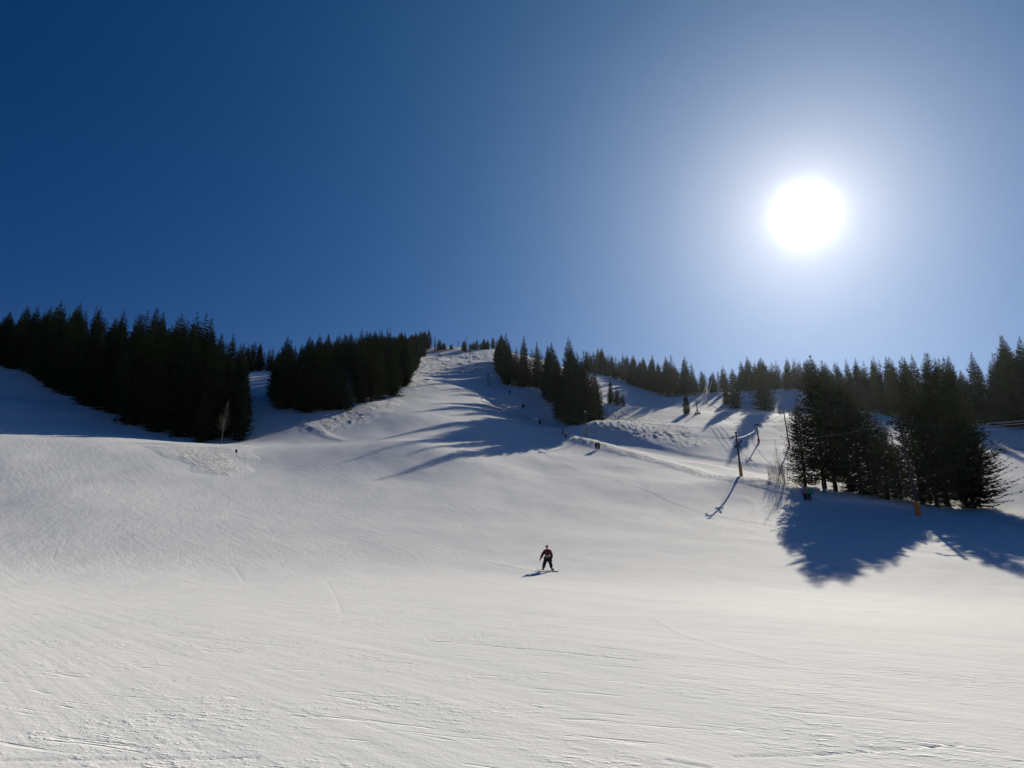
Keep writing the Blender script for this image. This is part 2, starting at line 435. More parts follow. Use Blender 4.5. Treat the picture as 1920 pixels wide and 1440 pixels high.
# scattered clods thrown up by skis
vo = N(t, 'ShaderNodeTexVoronoi'); vo.inputs['Scale'].default_value = 2.3; t.links.new(mapped(R(20), (.55, 1.5, 1)), vo.inputs['Vector'])
clod = mul(mul(ramp(vo.outputs['Distance'], .10, .0), ramp(nz(mapped(0, (1, 1, 1)), .9, 3), .45, .6)), .030)
h = add(h, mul(clod, nearness))
h = add(h, mul(mul(nz(mapped(R(30), (.7, 1.4, 1)), 1.2, 6, .75), .55), rough_at))
bp = N(t, 'ShaderNodeBump'); bp.inputs['Strength'].default_value = 1.0; bp.inputs['Distance'].default_value = 1.0
t.links.new(h, bp.inputs['Height']); t.links.new(bp.outputs[0], b.inputs['Normal'])
mx = N(t, 'ShaderNodeMix', data_type='RGBA'); mx.inputs[6].default_value = (.85, .87, .88, 1); mx.inputs[7].default_value = (.94, .94, .93, 1)
t.links.new(ramp(nz(bent(R(62), (.25, 1, 1)), .3, 6, .7), .3, .6), mx.inputs[0]); t.links.new(mx.outputs[2], b.inputs['Base Color'])
b.inputs['Roughness'].default_value = .8; b.inputs['Specular IOR Level'].default_value = .02
me.materials.append(sm)
print('ground', len(co))

# ------------------------------------------------------------------ materials
M = dict(
 bark=mat('bark', (.030, .023, .019), .9, bump=.5, scale=6), grey_bark=mat('pale_bark', (.10, .09, .075), .8, scale=5),
 fir=foliage('fir_needles', (.012, .022, .012), (.040, .058, .022)), fir2=foliage('spruce_needles', (.010, .020, .014), (.045, .048, .020)),
 pole=mat('painted_steel', (.035, .028, .03), .55, .3), wood=mat('pole_wood', (.11, .075, .05), .85, scale=8, bump=.3), steel=mat('galvanised_steel', (.35, .36, .38), .4, .8),
 orange=mat('orange_padding', (.62, .16, .02), .8, scale=5), yellow=mat('yellow_padding', (.30, .19, .05), .8), red=mat('red_padding', (.45, .06, .05), .8),
 rubber=mat('black_rubber', (.02, .02, .022), .6), cable=mat('bare_aluminium_cable', (.95, .93, .90), .45, .8, var=.03), pale_cable=mat('pale_matte_cable', (.75, .72, .62), .7), rope=mat('steel_rope', (.12, .12, .13), .5, .5),  # pale matt cable colour makes up for the wires' missing sun glint
 skin=mat('skin', (.52, .30, .22), .55, var=.05), twig=mat('bare_twigs', (.14, .10, .075), .85), net=mat('orange_net', (.45, .16, .10), .8),
 board=mat('dark_board', (.03, .03, .04), .35, spec=.5), snow_powder=mat('snow_powder', (.88, .88, .88), .7, var=.03),
 sign=mat('sign_black', (.03, .03, .035), .6),
)
t_ = M['snow_powder'].node_tree; tr_ = N(t_, 'ShaderNodeBsdfTranslucent'); tr_.inputs[0].default_value = (.95, .95, .95, 1); mx_ = N(t_, 'ShaderNodeMixShader'); mx_.inputs[0].default_value = .95
t_.links.new(t_.nodes['Principled BSDF'].outputs[0], mx_.inputs[1]); t_.links.new(tr_.outputs[0], mx_.inputs[2]); t_.links.new(mx_.outputs[0], t_.nodes['Material Output'].inputs[0])
def cloth(name, col): return mat(name, col, .85, var=.2, scale=9, bump=.3)

# ------------------------------------------------------------------ conifers
def conifer(seed, H, Rad, base, levels, per, sprays, spire=0.0, skew=.0, dens=1.0, size=1.0, airy=0.0):
    rd = random.Random(seed)
    tr = MB()
    r0 = .016 * H
    lean = (rd.uniform(-.01, .01) * H, rd.uniform(-.01, .01) * H)
    pts = [(lean[0] * k * k, lean[1] * k * k, H * k - .4 * (k == 0)) for k in (0, .12, .3, .5, .7, .85, .985)]
    tr.tube(pts, [r0 * 1.25, r0, r0 * .82, r0 * .6, r0 * .36, r0 * .18, r0 * .03], 8)
    for q in range(int(7 + 5 * base)):    # dead lower stubs
        z = rd.uniform(.5, max(1.0, base * 1.6)); a = rd.uniform(0, 6.28); l = rd.uniform(.4, 1.3)
        tr.tube([(0, 0, z), (math.cos(a) * l, math.sin(a) * l, z - .12 * l)], [.035, .01], 4)
    cr = MB()
    bump = [rd.uniform(.8, 1.15) for _ in range(12)]
    for li in range(levels):
        k = (li + rd.random() * .8) / levels
        k = k ** .93
        z = base + (H - base) * k
        ax, ay = lean[0] * (z / H) ** 2, lean[1] * (z / H) ** 2
        prof = (1 - k) ** 1.02 * (1 + .25 * math.sin(math.pi * k)) * (1 - spire * math.sin(math.pi * k) * .5)
        prof *= min(1, .62 + 2.2 * k)
        np_ = max(3, int(per * (1 - .45 * k)))
        a0 = rd.uniform(0, 6.28)
        for bi in range(np_):
            if rd.random() > dens * (1 - airy * max(0, 1 - 2.6 * k)): continue
            a = a0 + 6.283 * bi / np_ + rd.uniform(-.35, .35)
            L = Rad * prof * rd.uniform(.62, 1.12) * bump[int((a % 6.283) / 6.284 * 12)] + .14 + .25 * min(1, (1 - k) * 5)
            if rd.random() < .06: L *= 1.25
            L *= 1 + skew * math.cos(a)
            up = -.30 + .70 * k + rd.uniform(-.14, .14)
            ca, sa = math.cos(a), math.sin(a)
            def P(s):   # along the branch, tip turning up
                return Vector((ax + ca * L * s, ay + sa * L * s, z + L * (up * s + .28 * s * s - .1 * s * (1 - s))))
            if L > .9: 
                m_ = P(.5); cr.tube([P(0), m_, P(.97)], [.028, .018, .006], 3, 1, cap=False)
            ns = max(3, int(sprays * min(1, L / 2.2 + .25)))
            for si in range(ns):
                s = .16 + .84 * (si + rd.random() * .6) / ns
                p = P(s); t_ = (P(min(1, s + .05)) - P(s - .05)).normalized()
                side = Vector((-sa, ca, 0)) * (1 if si % 2 else -1)
                fw = .75 if si < ns - 1 else 2.5
                d = (t_ * fw + side * rd.uniform(.6, 1.2) + Vector((0, 0, rd.uniform(-.42, .12)))).normalized()
                l = (.32 + .30 * min(2.4, L) * (1 - s * .55)) * rd.uniform(.7, 1.2) * size * min(1, .48 + 2.6 * (1 - k))
                w = l * rd.uniform(.20, .30)
                nrm = d.cross(Vector((0, 0, 1))).normalized() * w
                tw = Vector((0, 0, rd.uniform(-.5, .5) * w))
                mid = p + d * l * .45
                cr.quad(tuple(p), tuple(mid + nrm + tw), tuple(p + d * l + Vector((0, 0, -.08 * l))), tuple(mid - nrm - tw))
    # leader
    for q in range(6):
        a = rd.uniform(0, 6.28); z = H * (1 - .012 * q)
        cr.tri((lean[0], lean[1], z + .35), (lean[0] + .09 * math.cos(a), lean[1] + .09 * math.sin(a), z - .15), (lean[0] - .09 * math.cos(a), lean[1] - .09 * math.sin(a), z - .15))
    return tr, cr, H

class Kind:
    def __init__(s, name, fol, *a, **k):
        tr, cr, s.H = conifer(*a, **k); s.name = name
        s.trunk = tr.mesh('trunk', M['bark'], True); s.crown = cr.mesh('crown', [M[fol], M['bark']])
        one = MB(); off = len(tr.v)
        one.v = tr.v + cr.v; one.f = tr.f + [tuple(i + off for i in f) for f in cr.f]; one.m = [1] * len(tr.f) + cr.m
        s.whole = one.mesh(name, [M[fol], M['bark']])
KINDS = {}
KINDS['fir'] = [Kind('fir_tree', 'fir', 11 + i, 20, 3.5 + .25 * (i % 3), .4, 58, 9, 10, size=1.2) for i in range(4)]
KINDS['slim'] = [Kind('fir_tree', 'fir', 31 + i, 20, 2.9, .5, 60, 9, 8, spire=.45, size=1.15) for i in range(3)]
KINDS['pine'] = [Kind('pine_tree', 'fir2', 51 + i, 20, 3.3, 2.0, 44, 8, 8, dens=.85, size=1.3) for i in range(3)]
KINDS['thin'] = [Kind('spruce_snag', 'fir2', 71, 20, 1.1, 3.0, 60, 5, 4, spire=.4, dens=.75, size=.8)]
KINDS['small'] = [Kind('young_fir', 'fir', 81 + i, 9, 2.2, .15, 36, 8, 9, size=.9) for i in range(2)]
LOD = {k: [Kind('far', 'fir', 131 + i + 7 * q, 20, r_, .6, 30, 7, 4, spire=sp_, size=1.9) for i in range(2)] for q, (k, r_, sp_) in enumerate((('fir', 3.6, 0), ('slim', 2.8, .4), ('pine', 3.2, .1), ('thin', 1.0, .4)))}
print('kinds')

NTREES = [0]
def plant(kind, x, y, H, label, group=None, spread=1.0, whole=False, rd=random, name=None, cat='tree', tilt=0.0):
    k = rd.choice(KINDS[kind]) if isinstance(kind, str) else kind
    z = hz(x, y) - .15
    s = H / k.H
    rot = (R(rd.uniform(-1.2, 1.2)) , R(rd.uniform(-1.2, 1.2)) + tilt, rd.uniform(0, 6.28))
    if whole:
        o = bpy.data.objects.new(name or k.name, k.whole); C.objects.link(o); o.location = (x, y, z); o.rotation_euler = rot
    else:
        o = empty(name or k.name, (x, y, z), rot)
        for nm, me_ in (('trunk', k.trunk), ('crown', k.crown)):
            c = bpy.data.objects.new(nm, me_); C.objects.link(c); c.parent = o
    o.scale = (s * spread, s * spread, s)
    tag(o, label, cat, group); NTREES[0] += 1
    return o
def top_height(x, y, zg, py):
    """tree height at this spot whose tip stands at photo row py"""
    v = (720 - py) / FPX
    # z/y ratio for that row at the view centre column
    zz = y * (sp + cp * v) / (cp - sp * v) + EYE
    return zz - zg
def to_px(x, y, z):
    d = y * cp + (z - EYE) * sp; v = (-y * sp + (z - EYE) * cp) / d
    return 960 + FPX * x / d, 720 - FPX * v
def P2(px, F): return np.array([(px - 960) / FPX / cp * F, F, 0])

SPECS = []
def forest(seed, edge, back, sky_line, place, group, near_sp, far_sp, mix, hmin=9, hmax=25, limit=200, front=9):
    rd = random.Random(seed); r2 = np.random.default_rng(seed)
    e = [hit(*p) for p in edge]; poly = [np.array([q[0], q[1], 0]) for q in e] + [P2(*b_) for b_ in back]
    arr = np.array(poly); lo, hi = arr[:, :2].min(0), arr[:, :2].max(0)
    cand = r2.uniform(lo, hi, (9000, 2))
    sdv = poly_sd(cand[:, 0], cand[:, 1], poly); cand = cand[sdv < 0]
    ed = line_dist(cand[:, 0], cand[:, 1], [np.array([q[0], q[1]]) for q in e])
    order = np.argsort(ed // 3 + r2.uniform(0, .9, len(ed))); got = []
    xs, ys = [p[0] for p in sky_line], [p[1] for p in sky_line]
    for i_ in order:
        x, y = cand[i_]; sp_ = near_sp if ed[i_] < front else far_sp
        if all((x - a) ** 2 + (y - b_) ** 2 > sp_ * sp_ for a, b_ in got):
            got.append((x, y))
            if len(got) >= limit: break
    X_ = np.array(got); Zg = height(X_[:, 0], X_[:, 1])
    eds = line_dist(X_[:, 0], X_[:, 1], [q[:2] for q in e])
    for (x, y), zg, ed_ in zip(got, Zg, eds):
        px, _ = to_px(x, y, zg + 15)
        ps = np.interp(px, xs, ys)
        Hs = top_height(x, y, zg, ps)
        H = Hs * rd.choice((.58, .66, .72, .78, .83, .88, .94, 1.02, 1.09)) if Hs < hmax else hmax * rd.uniform(.72, 1.0)
        if H < hmin * .6: H = hmin * .6
        kd = rd.choice(mix)
        if rd.random() < .05 and ed_ > 8: kd = 'thin'; H *= 1.05
        px0, py0 = to_px(x, y, zg); px1, py1 = to_px(x, y, zg + H)
        ef = line_dist(np.array([x]), np.array([y]), [q[:2] for q in e])[0]
        SPECS.append(dict(kind=kd, x=x, y=y, z=zg, H=H, px=px0, top=py1, tall=py0 - py1, place=place, group=group, ef=ef, sky=py1 < ps + 7,
                          spread=rd.uniform(.85, 1.2) * (20 / max(H, 12)) ** .25, ends=(min(q[0] for q in edge), max(q[0] for q in edge))))
    print(group, len(got))

forest(1, [(2, 688), (60, 705), (120, 742), (165, 762), (210, 780), (260, 803), (310, 818), (350, 824), (400, 828), (448, 826), (458, 800)],
       [(458, 175), (450, 215), (330, 252), (150, 272), (30, 282), (-60, 285)],
       [(-60, 580), (0, 590), (30, 594), (52, 578), (75, 587), (110, 570), (135, 570), (150, 594), (165, 588), (203, 582), (225, 598), (260, 603), (275, 598), (292, 583), (315, 600), (330, 604), (358, 595), (372, 602), (398, 600), (412, 628), (440, 636), (458, 670)],
       'big left forest block', 'conifers of the left forest block', 3.8, 6.3, ['fir', 'fir', 'fir', 'slim', 'slim', 'pine'], limit=190, front=12)
forest(2, [(455, 697), (490, 696), (520, 697)], [(540, 360), (540, 400), (440, 400), (440, 360)],
       [(440, 645), (470, 641), (490, 647), (505, 652), (525, 660)], 'distant row behind the shaded gap',
       'conifers behind the shaded gap', 4, 6, ['fir', 'slim'], hmin=9, limit=26, front=20)
forest(3, [(512, 758), (522, 765), (540, 771), (575, 776), (600, 774), (630, 771), (648, 767)], [(645, 180), (640, 212), (600, 230), (530, 230), (508, 205)],
       [(500, 668), (525, 660), (541, 630), (553, 655), (572, 635), (585, 640), (600, 634), (625, 640), (645, 690), (655, 720)],
       'middle tree block', 'conifers of the middle tree block', 3.3, 4.8, ['fir', 'fir', 'slim'], hmin=6, limit=75, front=12)
forest(4, [(664, 756), (690, 759), (717, 753), (740, 744), (752, 736), (762, 720), (770, 708), (780, 688), (790, 670), (798, 658)],
       [(798, 590), (740, 560), (660, 480), (560, 420), (510, 340), (600, 290), (650, 215)],
       [(510, 662), (545, 650), (600, 640), (650, 628), (680, 629), (700, 624), (740, 627), (770, 629), (790, 622), (800, 624)],
       'block left of the upper run', 'conifers climbing the left side of the upper run', 4.6, 8.0, ['fir', 'fir', 'slim', 'pine'], hmin=9, hmax=24, limit=360, front=16)
forest(5, [(929, 680), (934, 696), (939, 709), (946, 722), (962, 724), (1000, 727), (1028, 740), (1033, 757), (1047, 784), (1062, 792), (1081, 797), (1098, 794), (1112, 788)],
       [(1120, 192), (1108, 208), (1078, 226), (1050, 240), (1022, 278), (1000, 295), (965, 320), (945, 345), (940, 440)],
       [(925, 645), (934, 632), (948, 630), (960, 652), (975, 637), (1000, 643), (1020, 640), (1050, 648), (1063, 642), (1075, 655), (1095, 668), (1110, 690), (1122, 710)],
       'block right of the upper run', 'conifers of the tree block right of the upper run', 3.4, 4.8, ['fir', 'slim', 'fir', 'pine'], hmin=8, limit=110, front=14)
forest(6, [(1102, 697), (1150, 709), (1175, 717), (1202, 727), (1229, 738), (1258, 744), (1277, 744), (1310, 740), (1340, 737), (1362, 736)],
       [(1366, 325), (1300, 332), (1258, 335), (1200, 380), (1150, 430), (1095, 460)],
       [(1080, 662), (1105, 657), (1133, 655), (1150, 664), (1172, 668), (1200, 672), (1221, 666), (1240, 676), (1253, 662), (1265, 680), (1285, 668), (1300, 690), (1320, 696), (1345, 692), (1356, 690), (1366, 722)],
       'back ridge left of the sky gap', 'conifers along the back ridge', 3.8, 5.2, ['fir', 'fir', 'slim', 'pine'], hmin=8, limit=170, front=18)
forest(7, [(1385, 735), (1420, 734), (1455, 733), (1487, 734), (1540, 745), (1600, 765), (1640, 775), (1700, 785), (1780, 795), (1800, 797)],
       [(1800, 212), (1700, 250), (1600, 280), (1500, 318), (1380, 325)],
       [(1375, 715), (1391, 675), (1425, 668), (1450, 682), (1480, 675), (1500, 678), (1560, 680), (1600, 680), (1637, 675), (1700, 678), (1740, 672), (1790, 676), (1803, 692)],
       'ridge behind the big fir clumps', 'conifers on the ridge behind the fir clumps', 4.0, 5.4, ['fir', 'fir', 'slim', 'pine'], hmin=8, limit=190, front=18)
forest(8, [(1805, 796), (1850, 797), (1902, 803), (1960, 808)], [(2000, 190), (2000, 220), (1900, 225), (1810, 220)],
       [(1800, 690), (1812, 678), (1832, 668), (1850, 676), (1870, 666), (1890, 640), (1905, 650), (1920, 645), (1980, 640)],
       'right edge forest', 'conifers of the right edge forest', 4.2, 5.5, ['fir', 'slim', 'fir'], hmin=12, hmax=30, limit=50, front=18)
SPECS = [q for q in SPECS if -80 < q['px'] < 2000]
SPECS.sort(key=lambda q: -(q['tall'] + 30 * q['sky'] + 40 * (q['ef'] < 6)))
ADJ = {'fir': 'full', 'slim': 'slender', 'pine': 'ragged', 'thin': 'spindly half bare'}
def where(q):
    a, b_ = q['ends']; f = min(.999, max(0, (q['px'] - a) / (b_ - a)))
    side = ('left end', 'left quarter', 'left of the middle', 'middle', 'right of the middle', 'right quarter', 'right end')[int(f * 7)]
    row = 'bottom edge' if q['ef'] < 6 else ('skyline' if q['sky'] else 'interior')
    size = 'tall ' if q['H'] > 19 else ('short ' if q['H'] < 12.5 else '')
    return '%s%s conifer, %s, %s, %s' % (size, ADJ[q['kind']], row, side, q['place'])
rr = random.Random(77)
for q in SPECS[:262]:
    plant(q['kind'], q['x'], q['y'], q['H'], where(q), q['group'], q['spread'], q['tall'] < 75, rr, 'conifer_tree')
rest = SPECS[262:]
vs, fs, off = [], [], 0
for q in rest:
    k = rr.choice(LOD[q['kind']]); m_ = k.whole
    v = np.empty(len(m_.vertices) * 3); m_.vertices.foreach_get('co', v); v = v.reshape(-1, 3)
    a = rr.uniform(0, 6.28); s_ = q['H'] / k.H; sxy = s_ * q['spread']
    w = np.stack([(v[:, 0] * math.cos(a) - v[:, 1] * math.sin(a)) * sxy + q['x'], (v[:, 0] * math.sin(a) + v[:, 1] * math.cos(a)) * sxy + q['y'], v[:, 2] * s_ + q['z'] - .15], 1)
    vs.append(w); fs += [tuple(i_ + off for i_ in p_.vertices) for p_ in m_.polygons]; off += len(v)
me_ = bpy.data.meshes.new('background_conifers'); me_.from_pydata(np.vstack(vs).tolist(), [], fs); me_.materials.append(M['fir']); me_.update()
o = bpy.data.objects.new('background_conifers', me_); C.objects.link(o)
tag(o, 'many small dark conifers filling the tree blocks and ridges behind the nearer trees', 'trees', kind='stuff')
print('rest', len(rest), len(fs))

rd = random.Random(5)
def solo(kind, px, py, top, label, spread=1.0, group=None, whole=False, name=None, cat='tree'):
    p = hit(px, py); x, y = p[0], p[1]; H = top_height(x, y, hz(x, y), top)
    return plant(kind, x, y, H, label, group, spread, whole, rd, name, cat)
# the two big clumps on the right, tree by tree
HERO = [Kind('fir_tree', 'fir', 101 + i, 20, 4.75, b_, 62, 10, 14, dens=d_, size=.95, airy=.22) for i, (b_, d_) in enumerate(((1.5, .94), (.9, .95), (2.2, .92), (.6, .97)))]
WIDE = Kind('fir_tree', 'fir', 121, 14, 5.6, .8, 54, 13, 22, size=.85, airy=.3)
for k_, px, py, top, s_, lab in (
 (HERO[0], 1546, 915, 666, .92, 'tallest fir of the left big clump, bare lower trunk beside the green skier'),
 (HERO[1], 1510, 912, 745, 1.0, 'leftmost fir of the left big clump, low branches next to the bare bushes'),
 (HERO[2], 1567, 921, 674, .85, 'fir with long bare trunk, second trunk from the left in the left clump'),
 (HERO[0], 1594, 919, 700, 1.0, 'fir in the middle of the left big clump, behind the bare trunked fir'),
 (HERO[3], 1616, 927, 722, 1.1, 'bushy fir right of the middle in the left big clump'),
 (HERO[1], 1643, 925, 752, 1.1, 'shorter fir near the right end of the left big clump'),
 (HERO[3], 1665, 936, 785, 1.15, 'second lowest fir near the right foot of the left big clump'),
 (HERO[1], 1690, 935, 822, 1.3, 'low fir at the right foot of the left big clump'),
 (HERO[1], 1730, 945, 676, .85, 'narrow fir starting the right big clump, behind the orange padded pole'),
 (HERO[2], 1776, 946, 662, .95, 'tallest fir of the right big clump, its tip above the ridge treeline'),
 (HERO[0], 1812, 952, 668, .85, 'fir in the middle of the right big clump'),
 (HERO[3], 1758, 950, 742, .9, 'shorter bushy fir in front of the tallest fir of the right big clump'),
 (WIDE, 1826, 953, 765, 1.0, 'widest lowest fir ending the right big clump, branches over the white slope')):
    solo(k_, px, py, top, lab, s_)
solo('fir', 1288, 776, 735, 'small dark fir standing alone left of the wooden cable pole', 1.15)
solo('fir', 1378, 765, 690, 'left fir of the pair standing out on the shaded snow in front of the ridge', 1.25)
solo('fir', 1362, 758, 728, 'low round fir on the shaded snow just left of the ridge fir pair', 1.6)
solo('fir', 1434, 769, 670, 'big lone fir on the shaded snow below the ridge, right of the fir pair', 1.25)
solo('slim', 1145, 757, 712, 'slender young fir at the left end of the small group on the shaded back slope', 1.3)
solo('small', 1157, 759, 726, 'middle young fir of the small group on the shaded back slope', 1.1)
solo('small', 1168, 761, 737, 'shortest young fir of the small group on the shaded back slope', 1.0)
solo('fir', 375, 830, 728, 'small pointed fir standing in front of the left forest block', .9)
solo('small', 653, 769, 715, 'small brownish fir at the right foot of the middle tree block', .9, name='young_fir')
# summit trees
for kd, px, top, s_, lab in (('pine', 794, 620, 1.3, 'ragged summit pine left of the tall bare pole'), ('pine', 803, 617, 1.1, 'tallest ragged summit pine, nearest the bare snag'),
 ('thin', 815, 628, 1.6, 'bare thin snag standing on the summit skyline'), ('small', 824, 636, 1.3, 'bushy little fir on the summit by the orange netting'), ('small', 832, 642, 1.5, 'low bush of a fir on the summit right of the orange netting'),
 ('small', 846, 645, 1.3, 'tiny fir tip on the summit left of the lift crossarm'), ('small', 882, 643, 1.2, 'tiny fir on the summit right of the tall thin pole'), ('small', 888, 641, 1.4, 'tiny fir at the left end of the summit tree row'),
 ('small', 894, 637, 1.0, 'pointed fir in the left half of the summit tree row'), ('small', 901, 642, 1.0, 'lowest fir in the middle of the summit tree row'),
 ('fir', 907, 634, 1.3, 'tall fir of the summit tree row'), ('fir', 914, 637, 1.5, 'rounded fir at the right end of the summit tree row'),
 ('pine', 924, 631, 1.2, 'thin airy pine on the summit between the tree row and the right tree block')):
    q = hit(px, 657 if px < 830 else 655)
    if q is None: q = hit(px, 662)
    H = max(5, top_height(q[0], q[1], hz(q[0], q[1]), top))
    plant(kd, q[0], q[1], H, lab, None, s_ * 1.1, True, rd)
solo('fir', 870, 659, 637, 'dark round fir standing out on the snow near the summit beside the lift', 1.5, whole=True)

# bare birch and bushes
def bare_tree(name, px, py, H, label, seed, stems=1, m='grey_bark', cat='tree', spread=.12):
    rr = random.Random(seed); p = hit(px, py)
    root = empty(name, (p[0], p[1], hz(p[0], p[1]) - .05))
    st = MB(); tw = MB()
    for s_ in range(stems):
        a = rr.uniform(0, 6.28); bx = rr.uniform(0, .25) * (stems > 1) * 2.5; l = H * rr.uniform(.6, 1)
        b0 = Vector((math.cos(a) * bx, math.sin(a) * bx, -.1)); tip = b0 + Vector((math.cos(a) * l * spread * rr.random() * 2, math.sin(a) * l * spread * rr.random() * 2, l))
        mid = (b0 + tip) / 2 + Vector((rr.uniform(-.1, .1), rr.uniform(-.1, .1), 0))
        r_ = .0058 * H * (1.0 if stems == 1 else .8)
        st.tube([b0, mid, tip], [r_, r_ * .6, r_ * .15], 5)
        for k in range(60 if stems == 1 else 7):
            f = rr.uniform(.25, .97); q = b0.lerp(mid, f * 2) if f < .5 else mid.lerp(tip, f * 2 - 1)
            aa = rr.uniform(0, 6.28); tl = H * .16 * (1.1 - f)
            e = q + Vector((math.cos(aa) * tl, math.sin(aa) * tl, tl * rr.uniform(.8, 1.8)))
            tw.tube([q, e], [r_ * .3, r_ * .1], 3, cap=False)
    st.build('trunk' if stems == 1 else 'stems', M[m], root); tw.build('twigs', M[m], root)
    return tag(root, label, cat)
bare_tree('bare_birch', 414, 834, 11.5, 'pale leafless birch in front of the right end of the left forest block', 3)
for i_, (px, py, H, lab) in enumerate(((1446, 899, 3.2, 'leafless thin stemmed bush, leftmost and lowest of the three left of the fir clump'),
   (1458, 902, 4.0, 'leafless bush in the middle of the three left of the fir clump'), (1472, 905, 4.6, 'tallest leafless bush touching the left fir clump'))):
    bare_tree('bare_bush', px, py, H, lab, 20 + i_, 26, 'twig', 'bush')
bare_tree('bare_sapling', 1464, 903, 7.0, 'taller single leafless sapling rising out of the bare bushes', 44, 1, 'twig')

# ------------------------------------------------------------------ lift poles and cables
def pole(px, py, H, lean, label, rad=.13, pad=None, pad_h=1.6, arms=(), name='lift_pole', m='pole', group=None, wheels=()):
    """lean = sideways and fore-aft tilt in degrees (towers stand square to the slope)"""
    p = hit(px, py); root = empty(name, (p[0], p[1], hz(p[0], p[1]) - .1), (R(lean[1]), R(lean[0]), 0))
    s = MB(); s.tube([(0, 0, -.5), (0, 0, H * .5), (0, 0, H)], [rad * 1.15, rad, rad * .85], 12); s.build('shaft', M[m], root, True)
    if pad:
        s = MB(); s.tube([(0, 0, .0), (0, 0, .08), (0, 0, pad_h * .5), (0, 0, pad_h - .08), (0, 0, pad_h)], [rad * 1.5, rad * 1.8, rad * 1.8, rad * 1.75, rad * 1.3], 14); s.build('padding', M[pad], root, True)
    for (z, l, r_) in arms:      # crossarm: height, left reach, right reach
        s = MB(); s.box(((r_ - l) / 2, 0, z), (l + r_, .14, .16)); ar = s.build('crossarm', M[m], root)
        for x in ([-l] if l > .3 else []) + ([r_] if r_ > .3 else []):
            w = MB()
            for dy in (-.45, .45):
                w.tube([(x - .05, dy, z - .18), (x + .05, dy, z - .18)], .2, 12)
            w.box((x, 0, z - .12), (.05, 1.1, .1)); w.build('sheave', M['rubber'], ar)
    for (x, z, r_) in wheels:
        s = MB(); s.tube([(x, -.06, z), (x, .06, z)], r_, 12); s.build('sheave', M['rubber'], root)
    tag(root, label, 'lift pole', group)
    bpy.context.view_layer.update()
    return root
def wp(o, v): return o.matrix_world @ Vector(v)
PA = pole(1390, 893, 7.4, (-3.5, 3), 'thick dark lift pole with big yellow padded foot on the snow bank', .15, 'yellow', 2.0, ((6.6, .75, .0), ), wheels=((.35, 4.9, .17),))
s = MB(); s.box((0.25, .0, 7.3), (.9, .1, .09)); s.build('top_bar', M['pole'], PA)
s = MB(); s.box((.35, 0, 5.45), (1.3, .12, .22), Matrix.Rotation(R(-48), 3, 'Y')); s.build('work_platform', M['pole'], PA)
s = MB(); s.box((-.33, 0, 4.95), (.5, .16, .3), bev=.04); s.build('bracket', M['pole'], PA)
PB = pole(1423, 829, 4.6, (-4, 3), 'short lift pole with reddish foot on the groomed slope beyond the yellow footed pole', .14, 'red', 1.0, ((4.3, .5, .5),))
PC = pole(1480, 836, 8.4, (-5, 3), 'tall thin red footed pole touching the left edge of the big fir clumps', .13, 'red', 1.4, ((8.2, 1.1, 1.1),))
PD = pole(1723, 967, 13.0, (-6, 4), 'tall dark lift pole with bright orange padding in front of the right fir clump', .17, 'orange', 1.75, ((11.9, 1.3, 1.3),))
PE = pole(1308, 776, 5.4, (-2, 1), 'dark wooden cable pole with a braced foot right of the small lone fir', .16, None, 0, (), name='cable_pole', m='wood')
s = MB(); s.box((0, 0, 5.15), (2.0, .14, .14)); s.build('crossarm', M['wood'], PE)
s = MB()
for a in (-1, 1): s.tube([(a * 1.0, 0, -.2), (a * .1, 0, 1.5)], .08, 6)
s.box((0, 0, .25), (1.9, .5, .5), bev=.08); s.build('braces', M['wood'], PE)
PF = pole(1056, 814, 5.0, (0, 2), 'lift pole with red padding at the foot beside the skier in a light jacket', .11, 'red', 1.6, ((4.8, .6, .6),))
PG = pole(1099, 817, 6.2, (-1, 2), 'yellow footed lift pole with a bright board, below the centre tree block', .12, 'yellow', 1.2, ((6.0, .6, .6),))
s = MB(); s.box((0, -.2, 6.3), (.5, .08, .45), Matrix.Rotation(R(35), 3, 'Y')); s.build('bright_board', M['steel'], PG)  # plain tilted steel board at the pole top, gives no light
PH = pole(915, 724, 6.0, (0, 0), 'left taller one of two lift poles on the crest of the upper run', .2, None, 0, ((5.6, 1.1, 1.1),))
PI_ = pole(920, 725, 3.4, (0, 0), 'right shorter one of two lift poles on the crest of the upper run', .2)
PJ = pole(881, 681, 10.0, (0, 0), 'slim lift pole alone on the bumpy slope below the summit', .2, None, 0, ((9.7, .9, .9),))
PK = pole(866, 664, 6.5, (0, 0), 'short lift pole with red upper part beside the round summit fir', .22, None, 0)
s = MB(); s.tube([(0, 0, 4.2), (0, 0, 6.6)], .42, 8); s.build('padding', M['net'], PK)
PL = pole(859, 656, 7.5, (0, 0), 'lift pole with crossarm on the summit skyline', .26, None, 0, ((6.8, 1.4, 1.4),))
PM = pole(875, 656, 11.5, (0, 0), 'tall thin pole on the summit skyline behind the round fir', .22, None, 0, ((11.3, .8, 0),))
def cable(a, b_, sag, rad, label, name='cable', m='cable', group=None, cat='cable'):
    a, b_ = Vector(a), Vector(b_); pts = []
    for k in range(33):
        f = k / 32; q = a.lerp(b_, f); q.z -= sag * 4 * f * (1 - f); pts.append(q)
    s = MB(); s.tube(pts, rad, 6); o = s.build(name, M[m], None, True)
    # origin at the first end
    o.data.transform(Matrix.Translation(-a)); o.location = a
    return tag(o, label, cat, group)
def unproj(px, py, F):
    d = ray(px, py); return Vector(d / d[1] * F) + Vector((0, 0, EYE))
